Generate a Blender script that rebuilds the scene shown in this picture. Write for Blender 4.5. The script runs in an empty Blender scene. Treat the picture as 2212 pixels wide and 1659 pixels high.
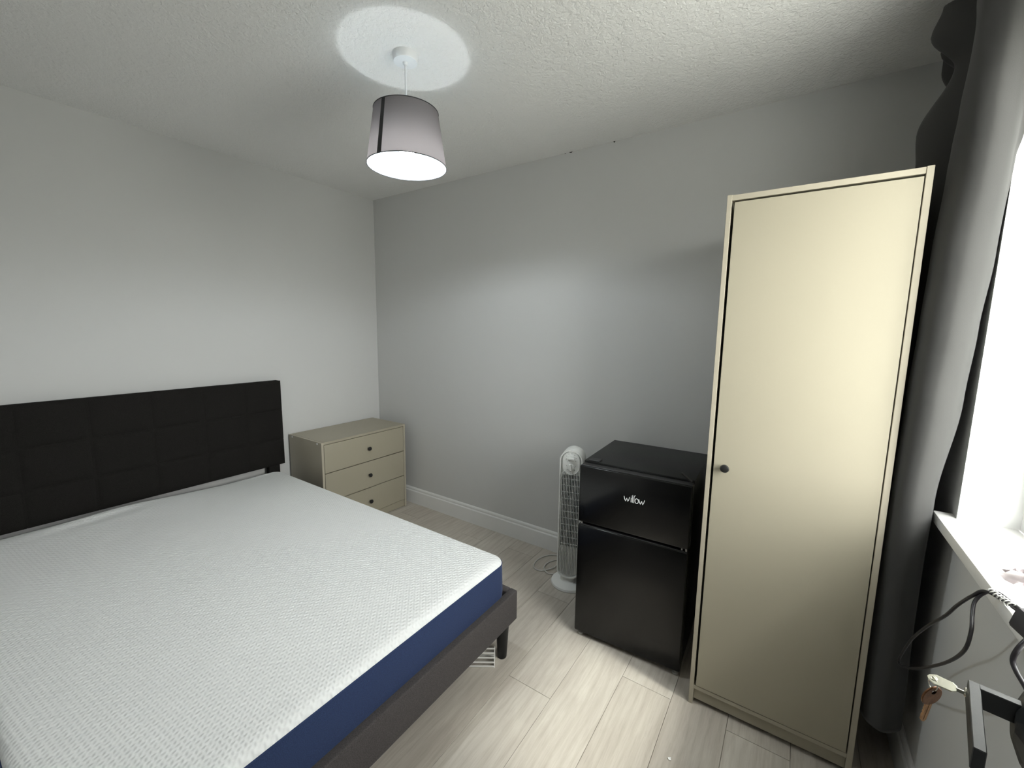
import bpy, bmesh, math, random
from mathutils import Vector, Matrix
random.seed(7)
PI = math.pi
sc = bpy.context.scene
COL = sc.collection

# ------------------------------------------------------------------ camera, world, lights, exposure
cam_d = bpy.data.cameras.new('camera')
cam_d.sensor_fit = 'HORIZONTAL'
cam_d.sensor_width = 36.0
cam_d.lens = 904.07 / 2212.0 * 36.0
cam_d.clip_start = 0.02
cam = bpy.data.objects.new('camera', cam_d)
COL.objects.link(cam)
cam.matrix_world = (Matrix.Translation((2.8834, -2.2626, 1.4199)) @ Matrix.Rotation(math.radians(34.0348), 4, 'Z')
                    @ Matrix.Rotation(math.radians(82.4044), 4, 'X') @ Matrix.Rotation(math.radians(0.7878), 4, 'Z'))
sc.camera = cam

SKY = 22.0
BULB = 640.0
SUN = 4.0
SUN_EL, SUN_SLOPE, SUN_ANGLE = 55.5, 0.13, 8.0
wd = bpy.data.worlds.new('overcast_sky'); sc.world = wd; wd.use_nodes = True
wn = wd.node_tree; wn.nodes.clear()
w_out = wn.nodes.new('ShaderNodeOutputWorld'); w_bg = wn.nodes.new('ShaderNodeBackground')
w_tc = wn.nodes.new('ShaderNodeTexCoord'); w_sep = wn.nodes.new('ShaderNodeSeparateXYZ'); w_rmp = wn.nodes.new('ShaderNodeValToRGB')
w_map = wn.nodes.new('ShaderNodeMapRange')
w_map.inputs['From Min'].default_value = -1; w_map.inputs['From Max'].default_value = 1
wn.links.new(w_tc.outputs['Generated'], w_sep.inputs[0]); wn.links.new(w_sep.outputs['Z'], w_map.inputs['Value'])
wn.links.new(w_map.outputs[0], w_rmp.inputs[0])
e = w_rmp.color_ramp.elements
e[0].position = 0.47; e[0].color = (0.46, 0.45, 0.415, 1)
e[1].position = 0.53; e[1].color = (1.0, 0.972, 0.945, 1)
n3 = w_rmp.color_ramp.elements.new(1.0); n3.color = (0.78, 0.775, 0.775, 1)
wn.links.new(w_rmp.outputs[0], w_bg.inputs['Color']); w_bg.inputs['Strength'].default_value = SKY
wn.links.new(w_bg.outputs[0], w_out.inputs['Surface'])

sc.view_settings.view_transform = 'Standard'
sc.view_settings.look = 'None'
sc.view_settings.gamma = 1.0
sc.view_settings.use_curve_mapping = False
sc.view_settings.exposure = 0.0

# ------------------------------------------------------------------ room measures (metres)
RX, RH, FY = 3.285, 2.412, -2.36      # wall_right plane, ceiling height, wall_front plane
WY0, WY1, WZ0, WZ1 = -0.68, -1.54, 0.922, 2.16   # window opening in wall_right
REV = 3.40                             # window frame inner plane
WT = 0.30                              # outer wall thickness

# hazy sun: comes in through the window almost along the back wall
sd = bpy.data.lights.new('hazy_sun', 'SUN'); sd.energy = SUN; sd.angle = math.radians(SUN_ANGLE); sd.color = (1.0, 0.965, 0.90)
so = bpy.data.objects.new('hazy_sun', sd); COL.objects.link(so)
_d = Vector((-1.0, SUN_SLOPE, -math.tan(math.radians(SUN_EL)) * math.hypot(1.0, SUN_SLOPE))).normalized()
so.rotation_euler = _d.to_track_quat('-Z', 'Y').to_euler(); so.location = (6, -1.6, 5)

# portal over the window opening: tells the sampler where the daylight comes in
pl = bpy.data.lights.new('window_portal', 'AREA'); pl.shape = 'RECTANGLE'
pl.size = abs(WY1 - WY0); pl.size_y = WZ1 - WZ0
pl.cycles.is_portal = True
po = bpy.data.objects.new('window_portal', pl); COL.objects.link(po)
po.location = (RX + WT + 0.01, (WY0 + WY1) / 2, (WZ0 + WZ1) / 2)
po.rotation_euler = (0, PI / 2, 0)     # -Z of the lamp points to -X

# ------------------------------------------------------------------ materials
def new_mat(name):
    m = bpy.data.materials.new(name); m.use_nodes = True
    nt = m.node_tree
    return m, nt, nt.nodes['Principled BSDF']

def noise(nt, scale, detail=3, rough=0.6, vec=None, dist=0.0):
    n = nt.nodes.new('ShaderNodeTexNoise'); n.inputs['Scale'].default_value = scale
    n.inputs['Detail'].default_value = detail; n.inputs['Roughness'].default_value = rough
    n.inputs['Distortion'].default_value = dist
    if vec: nt.links.new(vec, n.inputs['Vector'])
    return n

def objvec(nt, scale=(1, 1, 1), rot=(0, 0, 0)):
    t = nt.nodes.new('ShaderNodeTexCoord'); mp = nt.nodes.new('ShaderNodeMapping')
    mp.inputs['Scale'].default_value = scale; mp.inputs['Rotation'].default_value = rot
    nt.links.new(t.outputs['Object'], mp.inputs['Vector'])
    return mp.outputs[0]

def add_bump(nt, b, height, strength, dist):
    bp = nt.nodes.new('ShaderNodeBump'); bp.inputs['Strength'].default_value = strength
    bp.inputs['Distance'].default_value = dist
    nt.links.new(height, bp.inputs['Height']); nt.links.new(bp.outputs[0], b.inputs['Normal'])
    return bp

def simple(name, col, rough=0.5, metal=0.0, spec=0.5, nscale=0, nstr=0.2, ndist=0.001, var=0.0, sheen=0.0):
    m, nt, b = new_mat(name)
    b.inputs['Base Color'].default_value = (*col, 1); b.inputs['Roughness'].default_value = rough
    b.inputs['Metallic'].default_value = metal; b.inputs['Specular IOR Level'].default_value = spec
    if sheen: b.inputs['Sheen Weight'].default_value = sheen
    if nscale:
        n = noise(nt, nscale, 3, 0.6, objvec(nt))
        add_bump(nt, b, n.outputs['Fac'], nstr, ndist)
        if var:
            r = nt.nodes.new('ShaderNodeValToRGB')
            r.color_ramp.elements[0].color = (*[c * (1 - var) for c in col], 1); r.color_ramp.elements[0].position = .3
            r.color_ramp.elements[1].color = (*[min(1, c * (1 + var)) for c in col], 1); r.color_ramp.elements[1].position = .7
            nt.links.new(n.outputs['Fac'], r.inputs[0]); nt.links.new(r.outputs[0], b.inputs['Base Color'])
    return m

M = {}
M['wall'] = simple('grey_wall_paint', (0.60, 0.60, 0.592), 0.75, spec=0.25, nscale=260, nstr=0.25, ndist=0.0006)
M['white_paint'] = simple('white_gloss_paint', (0.80, 0.80, 0.79), 0.35, spec=0.4, nscale=40, nstr=0.1, ndist=0.0008)
M['sill_white'] = simple('white_sill_paint', (0.84, 0.83, 0.81), 0.4, spec=0.4, nscale=30, nstr=0.15, ndist=0.001)
M['upvc'] = simple('white_plastic_frame', (0.82, 0.82, 0.82), 0.3)
M['beige'] = simple('light_beige_foil', (0.368, 0.336, 0.258), 0.42, spec=0.4, nscale=500, nstr=0.12, ndist=0.0003)
M['beige_edge'] = simple('light_beige_edge', (0.42, 0.382, 0.302), 0.4, spec=0.4, nscale=500, nstr=0.1, ndist=0.0003)
M['black_knob'] = simple('black_knob', (0.012, 0.012, 0.012), 0.4)
M['dark_gap'] = simple('dark_parts_and_gap_shade', (0.02, 0.018, 0.015), 0.8)  # near-black for gasket and plaster gaps; also paints the shade behind the drawers
M['bed_fabric'] = simple('charcoal_bed_fabric', (0.075, 0.068, 0.068), 0.95, spec=0.1, nscale=420, nstr=0.6, ndist=0.0015, var=0.35, sheen=0.05)
M['head_fabric'] = simple('dark_headboard_fabric', (0.0148, 0.0138, 0.0128), 0.95, spec=0.1, nscale=380, nstr=0.6, ndist=0.0012, var=0.3)
M['bed_leg'] = simple('black_plastic_leg', (0.009, 0.0095, 0.010), 0.5, spec=0.3)
M['navy'] = simple('navy_mattress_side', (0.025, 0.043, 0.110), 0.95, spec=0.1, nscale=500, nstr=0.5, ndist=0.001, var=0.25, sheen=0.15)
M['fridge_body'] = simple('black_steel_panel', (0.0085, 0.009, 0.009), 0.42, spec=0.4, nscale=700, nstr=0.15, ndist=0.0002)
M['fridge_door'] = simple('gloss_black_door', (0.005, 0.005, 0.005), 0.20, spec=0.36, nscale=6, nstr=0.03, ndist=0.002)
M['fridge_trim'] = simple('satin_black_trim', (0.014, 0.014, 0.0145), 0.45)
M['hinge_metal'] = simple('steel_hinge_pin', (0.45, 0.45, 0.45), 0.3, metal=0.9)
M['logo'] = simple('pale_logo_print', (0.85, 0.86, 0.86), 0.35)
M['foot_grey'] = simple('pale_levelling_foot', (0.45, 0.45, 0.43), 0.5)
M['fan_white'] = simple('white_fan_plastic', (0.88, 0.89, 0.87), 0.42, nscale=300, nstr=0.08, ndist=0.0003)
M['fan_dark'] = simple('dark_vent_shade', (0.015, 0.015, 0.015), 0.7)
M['fan_print'] = simple('grey_dial_print', (0.12, 0.12, 0.13), 0.5)
M['cord_white'] = simple('white_cord', (0.62, 0.61, 0.58), 0.5)
M['cable_black'] = simple('black_cable', (0.013, 0.011, 0.014), 0.32, spec=0.6)
M['tie'] = simple('pale_twist_tie', (0.62, 0.62, 0.58), 0.45)
M['ceil_white'] = simple('white_lamp_plastic', (0.80, 0.81, 0.82), 0.4)
M['curtain'] = simple('dark_grey_curtain', (0.052, 0.0515, 0.050), 0.9, spec=0.1, nscale=700, nstr=0.3, ndist=0.0006, sheen=0.12)
M['handle'] = simple('black_door_handle', (0.030, 0.032, 0.033), 0.38, spec=0.5, nscale=500, nstr=0.15, ndist=0.0003)
M['door'] = simple('white_door_paint', (0.78, 0.78, 0.77), 0.4)
M['silver'] = simple('nickel_key', (0.80, 0.79, 0.68), 0.22, metal=0.95)
M['copper'] = simple('copper_key', (0.44, 0.25, 0.125), 0.36, metal=0.8, nscale=120, nstr=0.3, ndist=0.0006, var=0.3)
M['copper_dark'] = simple('dark_copper_key_bow', (0.20, 0.095, 0.048), 0.34, metal=0.8, nscale=120, nstr=0.3, ndist=0.0006, var=0.3)
M['rack'] = simple('white_rack_plastic', (0.78, 0.77, 0.74), 0.35)
M['paper'] = simple('white_paper', (0.85, 0.85, 0.83), 0.7)
M['adapter'] = simple('dark_grey_adapter', (0.05, 0.047, 0.05), 0.4)
M['hall'] = simple('hall_shell_paint', (0.35, 0.35, 0.34), 0.8)
M['subfloor'] = simple('dark_floor_joint', (0.26, 0.235, 0.20), 0.9)

# ceiling: white stipple plaster
m, nt, b = new_mat('stippled_white_ceiling'); M['ceiling'] = m
b.inputs['Base Color'].default_value = (0.82, 0.815, 0.80, 1); b.inputs['Roughness'].default_value = 0.85
b.inputs['Specular IOR Level'].default_value = 0.2
v = objvec(nt)
n1 = noise(nt, 75, 4, 0.55, v, 0.6); n2 = noise(nt, 24, 2, 0.5, v, 0.3)
mx = nt.nodes.new('ShaderNodeMath'); mx.operation = 'MULTIPLY_ADD'; mx.inputs[1].default_value = 0.6
nt.links.new(n2.outputs['Fac'], mx.inputs[0]); nt.links.new(n1.outputs['Fac'], mx.inputs[2])
add_bump(nt, b, mx.outputs[0], 0.75, 0.0075)

# floor: pale oak laminate, grain along the plank (local y), each plank its own tone
m, nt, b = new_mat('pale_oak_laminate'); M['plank'] = m
oi = nt.nodes.new('ShaderNodeObjectInfo'); tc = nt.nodes.new('ShaderNodeTexCoord')
off = nt.nodes.new('ShaderNodeVectorMath'); off.operation = 'MULTIPLY_ADD'
cmb = nt.nodes.new('ShaderNodeCombineXYZ')
for i in range(3): nt.links.new(oi.outputs['Random'], cmb.inputs[i])
off.inputs[1].default_value = (13, 37, 9)
nt.links.new(cmb.outputs[0], off.inputs[0]); nt.links.new(tc.outputs['Object'], off.inputs[2])
def mapv(scale):
    mp = nt.nodes.new('ShaderNodeMapping'); mp.inputs['Scale'].default_value = scale
    nt.links.new(off.outputs[0], mp.inputs['Vector']); return mp.outputs[0]
fine = noise(nt, 9, 5, 0.65, mapv((22, 1.2, 1)), 0.4)
broad = noise(nt, 3.2, 3, 0.55, mapv((3.6, 0.9, 1)), 1.2)
wave = nt.nodes.new('ShaderNodeTexWave'); wave.wave_type = 'RINGS'; wave.rings_direction = 'Y'
wave.inputs['Scale'].default_value = 2.2; wave.inputs['Distortion'].default_value = 9.0
wave.inputs['Detail'].default_value = 2.0; wave.inputs['Detail Scale'].default_value = 0.9
nt.links.new(mapv((4.5, 0.8, 1)), wave.inputs['Vector'])
def ramp(fac, c0, c1, p0=0.0, p1=1.0):
    r = nt.nodes.new('ShaderNodeValToRGB'); r.color_ramp.elements[0].color = (*c0, 1); r.color_ramp.elements[1].color = (*c1, 1)
    r.color_ramp.elements[0].position = p0; r.color_ramp.elements[1].position = p1
    nt.links.new(fac, r.inputs[0]); return r.outputs[0]
def mixc(a, c, fac, mode='MULTIPLY'):
    x = nt.nodes.new('ShaderNodeMix'); x.data_type = 'RGBA'; x.blend_type = mode; x.inputs['Factor'].default_value = fac
    nt.links.new(a, x.inputs['A']); nt.links.new(c, x.inputs['B']); return x.outputs['Result']
base = ramp(broad.outputs['Fac'], (0.52, 0.475, 0.42), (0.62, 0.58, 0.515), 0.3, 0.72)
g1 = ramp(fine.outputs['Fac'], (0.78, 0.76, 0.74), (1, 1, 1), 0.32, 0.55)
g2 = ramp(wave.outputs['Fac'], (0.86, 0.85, 0.83), (1, 1, 1), 0.0, 0.5)
tone = ramp(oi.outputs['Random'], (0.90, 0.89, 0.88), (1, 1, 1))
c = mixc(mixc(mixc(base, g1, 0.5), g2, 0.55), tone, 1.0)
nt.links.new(c, b.inputs['Base Color'])
b.inputs['Roughness'].default_value = 0.5; b.inputs['Specular IOR Level'].default_value = 0.35
add_bump(nt, b, fine.outputs['Fac'], 0.12, 0.001)

# mattress top: knitted diamond ribs
m, nt, b = new_mat('white_knit_cover'); M['knit'] = m
b.inputs['Base Color'].default_value = (0.84, 0.85, 0.845, 1); b.inputs['Roughness'].default_value = 0.9
b.inputs['Specular IOR Level'].default_value = 0.15; b.inputs['Sheen Weight'].default_value = 0.05
v = objvec(nt, rot=(0, 0, math.radians(45)))
sp = nt.nodes.new('ShaderNodeSeparateXYZ'); nt.links.new(v, sp.inputs[0])
def mth(op, a, bb=None, c=None):
    x = nt.nodes.new('ShaderNodeMath'); x.operation = op
    for i, q in enumerate((a, bb, c)):
        if q is None: continue
        if isinstance(q, (int, float)): x.inputs[i].default_value = q
        else: nt.links.new(q, x.inputs[i])
    return x.outputs[0]
zig = mth('MULTIPLY', mth('SINE', mth('MULTIPLY', sp.outputs['Y'], 2 * PI / 0.020)), 0.55)
ribs = mth('SINE', mth('ADD', mth('MULTIPLY', sp.outputs['X'], 2 * PI / 0.0165), mth('MULTIPLY', zig, 1.6)))
dots = mth('SINE', mth('MULTIPLY', sp.outputs['Y'], 2 * PI / 0.010))
hgt = mth('ADD', ribs, mth('MULTIPLY', dots, 0.35))
wv = noise(nt, 900, 2, 0.6, objvec(nt))
hgt = mth('ADD', hgt, mth('MULTIPLY', wv.outputs['Fac'], 0.9))
add_bump(nt, b, hgt, 0.48, 0.0018)

# lamp shade fabric / liner
def translucent(name, col, tcol, fac):
    m = bpy.data.materials.new(name); m.use_nodes = True; nt = m.node_tree; nt.nodes.clear()
    o = nt.nodes.new('ShaderNodeOutputMaterial'); d = nt.nodes.new('ShaderNodeBsdfDiffuse'); t = nt.nodes.new('ShaderNodeBsdfTranslucent')
    mix = nt.nodes.new('ShaderNodeMixShader'); mix.inputs[0].default_value = fac
    wvn = noise(nt, 500, 2, 0.5, objvec(nt))
    r = nt.nodes.new('ShaderNodeValToRGB'); r.color_ramp.elements[0].color = (*[q * .85 for q in col], 1); r.color_ramp.elements[1].color = (*[min(1, q * 1.15) for q in col], 1)
    nt.links.new(wvn.outputs['Fac'], r.inputs[0]); nt.links.new(r.outputs[0], d.inputs['Color'])
    t.inputs['Color'].default_value = (*tcol, 1)
    nt.links.new(d.outputs[0], mix.inputs[1]); nt.links.new(t.outputs[0], mix.inputs[2]); nt.links.new(mix.outputs[0], o.inputs['Surface'])
    return m
M['shade_out'] = translucent('grey_shade_fabric', (0.13, 0.12, 0.125), (0.86, 0.75, 0.72), 0.36)
M['shade_in'] = translucent('white_shade_liner', (0.42, 0.50, 0.55), (0.80, 0.80, 0.80), 0.09)
M['shade_trim'] = simple('black_shade_trim', (0.02, 0.02, 0.022), 0.6)
m, nt, b = new_mat('cool_white_bulb'); M['bulb'] = m
b.inputs['Base Color'].default_value = (0.9, 0.9, 0.9, 1)
b.inputs['Emission Color'].default_value = (0.90, 0.97, 1.0, 1); b.inputs['Emission Strength'].default_value = BULB
# clear things
m = bpy.data.materials.new('window_glass'); m.use_nodes = True; nt = m.node_tree; nt.nodes.clear(); M['glass'] = m
o = nt.nodes.new('ShaderNodeOutputMaterial'); tr = nt.nodes.new('ShaderNodeBsdfTransparent'); gl = nt.nodes.new('ShaderNodeBsdfGlossy')
gl.inputs['Roughness'].default_value = 0.02; 
mix = nt.nodes.new('ShaderNodeMixShader'); tr.inputs['Color'].default_value = (0.93, 0.95, 0.94, 1)
mix.inputs[0].default_value = 0.06; nt.links.new(tr.outputs[0], mix.inputs[1]); nt.links.new(gl.outputs[0], mix.inputs[2]); nt.links.new(mix.outputs[0], o.inputs['Surface'])
m = bpy.data.materials.new('clear_crumpled_film'); m.use_nodes = True; nt = m.node_tree; nt.nodes.clear(); M['film'] = m
o = nt.nodes.new('ShaderNodeOutputMaterial'); tr = nt.nodes.new('ShaderNodeBsdfTransparent'); pb = nt.nodes.new('ShaderNodeBsdfPrincipled')
pb.inputs['Base Color'].default_value = (0.10, 0.085, 0.09, 1); pb.inputs['Roughness'].default_value = 0.12
mix = nt.nodes.new('ShaderNodeMixShader'); mix.inputs[0].default_value = 0.6; tr.inputs['Color'].default_value = (0.85, 0.80, 0.81, 1)
nt.links.new(tr.outputs[0], mix.inputs[1]); nt.links.new(pb.outputs[0], mix.inputs[2]); nt.links.new(mix.outputs[0], o.inputs['Surface'])

# ------------------------------------------------------------------ mesh helpers
def link_mesh(name, bm, mat, parent=None, smooth=False, loc=None, rot=None):
    me = bpy.data.meshes.new(name)
    bmesh.ops.recalc_face_normals(bm, faces=bm.faces[:])
    bm.to_mesh(me); bm.free()
    for mm in (mat if isinstance(mat, (list, tuple)) else [mat]): me.materials.append(mm)
    if smooth:
        for p in me.polygons: p.use_smooth = True
        if smooth != 'all':
            me.set_sharp_from_angle(angle=math.radians(smooth if smooth > 1 else 40))
    o = bpy.data.objects.new(name, me); COL.objects.link(o)
    if parent: o.parent = parent
    if loc: o.location = loc
    if rot: o.rotation_euler = rot
    return o

def box(bm, x0, x1, y0, y1, z0, z1, bev=0.0, seg=1):
    r = bmesh.ops.create_cube(bm, size=1.0)
    for vv in r['verts']:
        vv.co = Vector(((x0 + x1) / 2 + vv.co.x * (x1 - x0), (y0 + y1) / 2 + vv.co.y * (y1 - y0), (z0 + z1) / 2 + vv.co.z * (z1 - z0)))
    if bev:
        es = {ed for vv in r['verts'] for ed in vv.link_edges}
        bmesh.ops.bevel(bm, geom=list(es), offset=bev, segments=seg, affect='EDGES', profile=0.5)
    return bm

def boxo(name, x0, x1, y0, y1, z0, z1, mat, parent=None, bev=0.0015, seg=1, smooth=False):
    bm = bmesh.new(); box(bm, min(x0, x1), max(x0, x1), min(y0, y1), max(y0, y1), min(z0, z1), max(z0, z1), bev, seg)
    return link_mesh(name, bm, mat, parent, smooth)

def lathe(bm, prof, n=32, cx=0, cy=0, axis='Z', close=True):
    rings = []
    for (r, z) in prof:
        ring = []
        for k in range(n):
            a = 2 * PI * k / n
            p = (cx + r * math.cos(a), cy + r * math.sin(a), z)
            if axis == 'Y': p = (cx + r * math.cos(a), z, cy + r * math.sin(a))
            if axis == 'X': p = (z, cx + r * math.cos(a), cy + r * math.sin(a))
            ring.append(bm.verts.new(p))
        rings.append(ring)
    for i in range(len(rings) - 1):
        for k in range(n):
            bm.faces.new((rings[i][k], rings[i][(k + 1) % n], rings[i + 1][(k + 1) % n], rings[i + 1][k]))
    if close:
        bm.faces.new(rings[0]); bm.faces.new(rings[-1])
    return bm

def catmull(pts, sub=6, closed=False):
    pts = [Vector(p) for p in pts]; out = []
    n = len(pts)
    for i in range(n if closed else n - 1):
        if closed: p0, p1, p2, p3 = pts[i - 1], pts[i], pts[(i + 1) % n], pts[(i + 2) % n]
        else: p0, p1, p2, p3 = pts[max(i - 1, 0)], pts[i], pts[i + 1], pts[min(i + 2, n - 1)]
        for k in range(sub):
            t = k / sub
            out.append(0.5 * ((2 * p1) + (p2 - p0) * t + (2 * p0 - 5 * p1 + 4 * p2 - p3) * t * t + (3 * p1 - p0 - 3 * p2 + p3) * t ** 3))
    if not closed: out.append(pts[-1])
    return out

def tube(bm, pts, rad, n=8, closed=False, flat=None):
    pts = [Vector(p) for p in pts]; rings = []
    up = Vector((0.13, 0.21, 1)).normalized(); N = len(pts)
    for i, p in enumerate(pts):
        a = pts[i - 1] if (i > 0 or closed) else pts[i]; c2 = pts[(i + 1) % N] if (i < N - 1 or closed) else pts[i]
        t = (c2 - a).normalized()
        s = t.cross(up)
        if s.length < 1e-4: s = t.cross(Vector((1, 0, 0)))
        s.normalize(); u2 = s.cross(t).normalized(); up = u2
        r = rad[i] if isinstance(rad, (list, tuple)) else rad
        ring = []
        for k in range(n):
            ang = 2 * PI * k / n
            ring.append(bm.verts.new(p + s * (r * math.cos(ang)) + u2 * (r * math.sin(ang))))
        rings.append(ring)
    for i in range(N - (0 if closed else 1)):
        A, B = rings[i], rings[(i + 1) % N]
        for k in range(n):
            bm.faces.new((A[k], A[(k + 1) % n], B[(k + 1) % n], B[k]))
    if not closed:
        bm.faces.new(rings[0]); bm.faces.new(rings[-1])
    return bm

def prism(bm, outline, axis, d0, d1, bev=0.0):
    """outline: list of 2D points; extruded along axis from d0 to d1."""
    def P(u, w, d):
        return {'X': (d, u, w), 'Y': (u, d, w), 'Z': (u, w, d)}[axis]
    a = [bm.verts.new(P(u, w, d0)) for u, w in outline]; c2 = [bm.verts.new(P(u, w, d1)) for u, w in outline]
    f0 = bm.faces.new(a); f1 = bm.faces.new(c2); n = len(outline)
    for k in range(n): bm.faces.new((a[k], a[(k + 1) % n], c2[(k + 1) % n], c2[k]))
    if bev:
        bmesh.ops.bevel(bm, geom=list(set(f0.edges) | set(f1.edges)), offset=bev, segments=2, affect='EDGES', profile=0.5)
    return bm

def ring_prism(bm, outer, inner, axis, d0, d1):
    def P(u, w, d):
        return {'X': (d, u, w), 'Y': (u, d, w), 'Z': (u, w, d)}[axis]
    n = len(outer); V = [[bm.verts.new(P(u, w, d)) for u, w in pts] for pts, d in ((outer, d0), (inner, d0), (inner, d1), (outer, d1))]
    for q in range(4):
        A, B = V[q], V[(q + 1) % 4]
        for k in range(n): bm.faces.new((A[k], A[(k + 1) % n], B[(k + 1) % n], B[k]))
    return bm

def thing(name, label, cat, loc=(0, 0, 0), rotz=0.0, group=None):
    o = bpy.data.objects.new(name, None); COL.objects.link(o); o.empty_display_size = 0.1
    o.location = loc; o.rotation_euler = (0, 0, rotz); o['label'] = label; o['category'] = cat
    if group: o['group'] = group
    return o

def tag(o, label, cat, group=None):
    o['label'] = label; o['category'] = cat
    if group: o['group'] = group
    return o

def struct(o):
    o['kind'] = 'structure'; return o

# ------------------------------------------------------------------ room shell
bm = bmesh.new(); box(bm, 0, RX, FY - 0.02, 0, -0.06, -0.0030)
floor = struct(link_mesh('floor', bm, M['subfloor']))
PW = 0.1935
plank_cache = {}
def plank(x0, x1, y0, y1):
    key = (round(x1 - x0, 4), round(y1 - y0, 4))
    if key not in plank_cache:
        bm = bmesh.new(); g = 0.0007
        box(bm, g, key[0] - g, g, key[1] - g, -0.0030, 0.0, 0.0006)
        o = link_mesh('plank', bm, M['plank'], floor); plank_cache[key] = o.data
    else:
        o = bpy.data.objects.new('plank', plank_cache[key]); COL.objects.link(o); o.parent = floor
    o.location = (x0, y0, 0)
PL = 1.286
known = {0: -0.973, 2: -0.707, 4: -0.722, 3: -1.36, 1: -1.60, 5: -1.25, -1: -0.42, -2: -1.15}
for k in range(-11, 7):
    x0, x1 = 2.017 + PW * k, 2.017 + PW * (k + 1)
    x0, x1 = max(x0, 0.0), min(x1, RX)
    if x1 - x0 < 0.01: continue
    j = known.get(k, -random.uniform(0.1, PL))
    while j < 0: j += PL
    y1 = 0.0
    cuts = []
    y = j - PL
    while y > FY: cuts.append(y); y -= PL
    cuts = [c for c in cuts if -0.02 > c > FY + 0.02]
    ys = [0.0] + cuts + [FY - 0.02]
    for a, c in zip(ys, ys[1:]): plank(x0, x1, c, a)

struct(boxo('ceiling', -0.1, RX + WT, FY - 0.1, 0.1, RH, RH + 0.1, M['ceiling'], bev=0))
struct(boxo('wall_left', -0.1, 0, FY - 0.1, 0.1, -0.06, RH, M['wall'], bev=0))
wb = struct(boxo('wall_back', 0, RX + WT, 0, 0.1, -0.06, RH, M['wall'], bev=0))
# the ragged plaster line where the back wall meets the ceiling
for (cx, w, h) in ((1.735, 0.022, 0.006), (1.99, 0.012, 0.008), (1.70, 0.010, 0.004)):
    bm = bmesh.new(); prism(bm, [(cx - w / 2, RH - 0.001), (cx - w * .2, RH - h * .7), (cx + w * .15, RH - h), (cx + w / 2, RH - 0.001)], 'Y', -0.0015, 0.001)
    link_mesh('plaster_gap', bm, M['dark_gap'], wb)
# wall_right around the window opening
bm = bmesh.new()
box(bm, RX, RX + WT, WY0, 0, -0.06, RH); box(bm, RX, RX + WT, FY - 0.1, WY1, -0.06, RH)
box(bm, RX, RX + WT, WY1, WY0, -0.06, WZ0 - 0.03); box(bm, RX, RX + WT, WY1, WY0, WZ1, RH)
wr = struct(link_mesh('wall_right', bm, M['wall']))
# white painted reveal lining
boxo('window_reveal', RX - 0.0005, REV + 0.09, WY0 - 0.004, WY0 + 0.001, WZ0, WZ1, M['white_paint'], wr, bev=0)
boxo('window_reveal', RX - 0.0005, REV + 0.09, WY1 - 0.001, WY1 + 0.004, WZ0, WZ1, M['white_paint'], wr, bev=0)
boxo('window_reveal', RX - 0.0005, REV + 0.09, WY1, WY0, WZ1 - 0.004, WZ1 + 0.001, M['white_paint'], wr, bev=0)
# wall_front with a doorway; unseen hall shell added to block sky light
DX0, DX1, DH = 2.17, 3.0, 2.02
bm = bmesh.new()
box(bm, 0, DX0, FY - 0.1, FY, -0.06, RH); box(bm, DX1, RX + WT, FY - 0.1, FY, -0.06, RH); box(bm, DX0, DX1, FY - 0.1, FY, DH, RH)
struct(link_mesh('wall_front', bm, M['wall']))
bm = bmesh.new()
box(bm, DX0 - 0.3, DX0 - 0.25, FY - 1.2, FY - 0.1, -0.06, 2.3); box(bm, DX1 + 0.25, DX1 + 0.3, FY - 1.2, FY - 0.1, -0.06, 2.3)
box(bm, DX0 - 0.3, DX1 + 0.3, FY - 1.25, FY - 1.2, -0.06, 2.3); box(bm, DX0 - 0.3, DX1 + 0.3, FY - 1.25, FY - 0.1, 2.3, 2.35)
box(bm, DX0 - 0.3, DX1 + 0.3, FY - 1.25, FY - 0.02, -0.06, -0.001)
struct(link_mesh('hall_light_shell', bm, M['hall']))

def skirting(name, pts, axis_pts):
    """profile swept in a straight line; pts = (depth, height) outline, axis_pts = start, end, inward normal"""
    (ax, ay), (bx, by), (nx, ny) = axis_pts
    bm = bmesh.new()
    A = [bm.verts.new((ax + nx * d, ay + ny * d, h)) for d, h in pts]; B = [bm.verts.new((bx + nx * d, by + ny * d, h)) for d, h in pts]
    bm.faces.new(A); bm.faces.new(B)
    for k in range(len(pts)): bm.faces.new((A[k], A[(k + 1) % len(pts)], B[(k + 1) % len(pts)], B[k]))
    return struct(link_mesh(name, bm, M['white_paint'], smooth=False))
SK = [(0, 0.0), (0.016, 0.0), (0.016, 0.100), (0.014, 0.104), (0.010, 0.106), (0.0095, 0.112), (0.011, 0.117), (0.009, 0.125), (0.004, 0.130), (0, 0.130)]
skirting('baseboard_back', SK, ((0.0, 0), (RX, 0), (0, -1)))
skirting('baseboard_left', SK, ((0, FY), (0, 0), (1, 0)))
skirting('baseboard_right', SK, ((RX, -0.0), (RX, FY), (-1, 0)))

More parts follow.
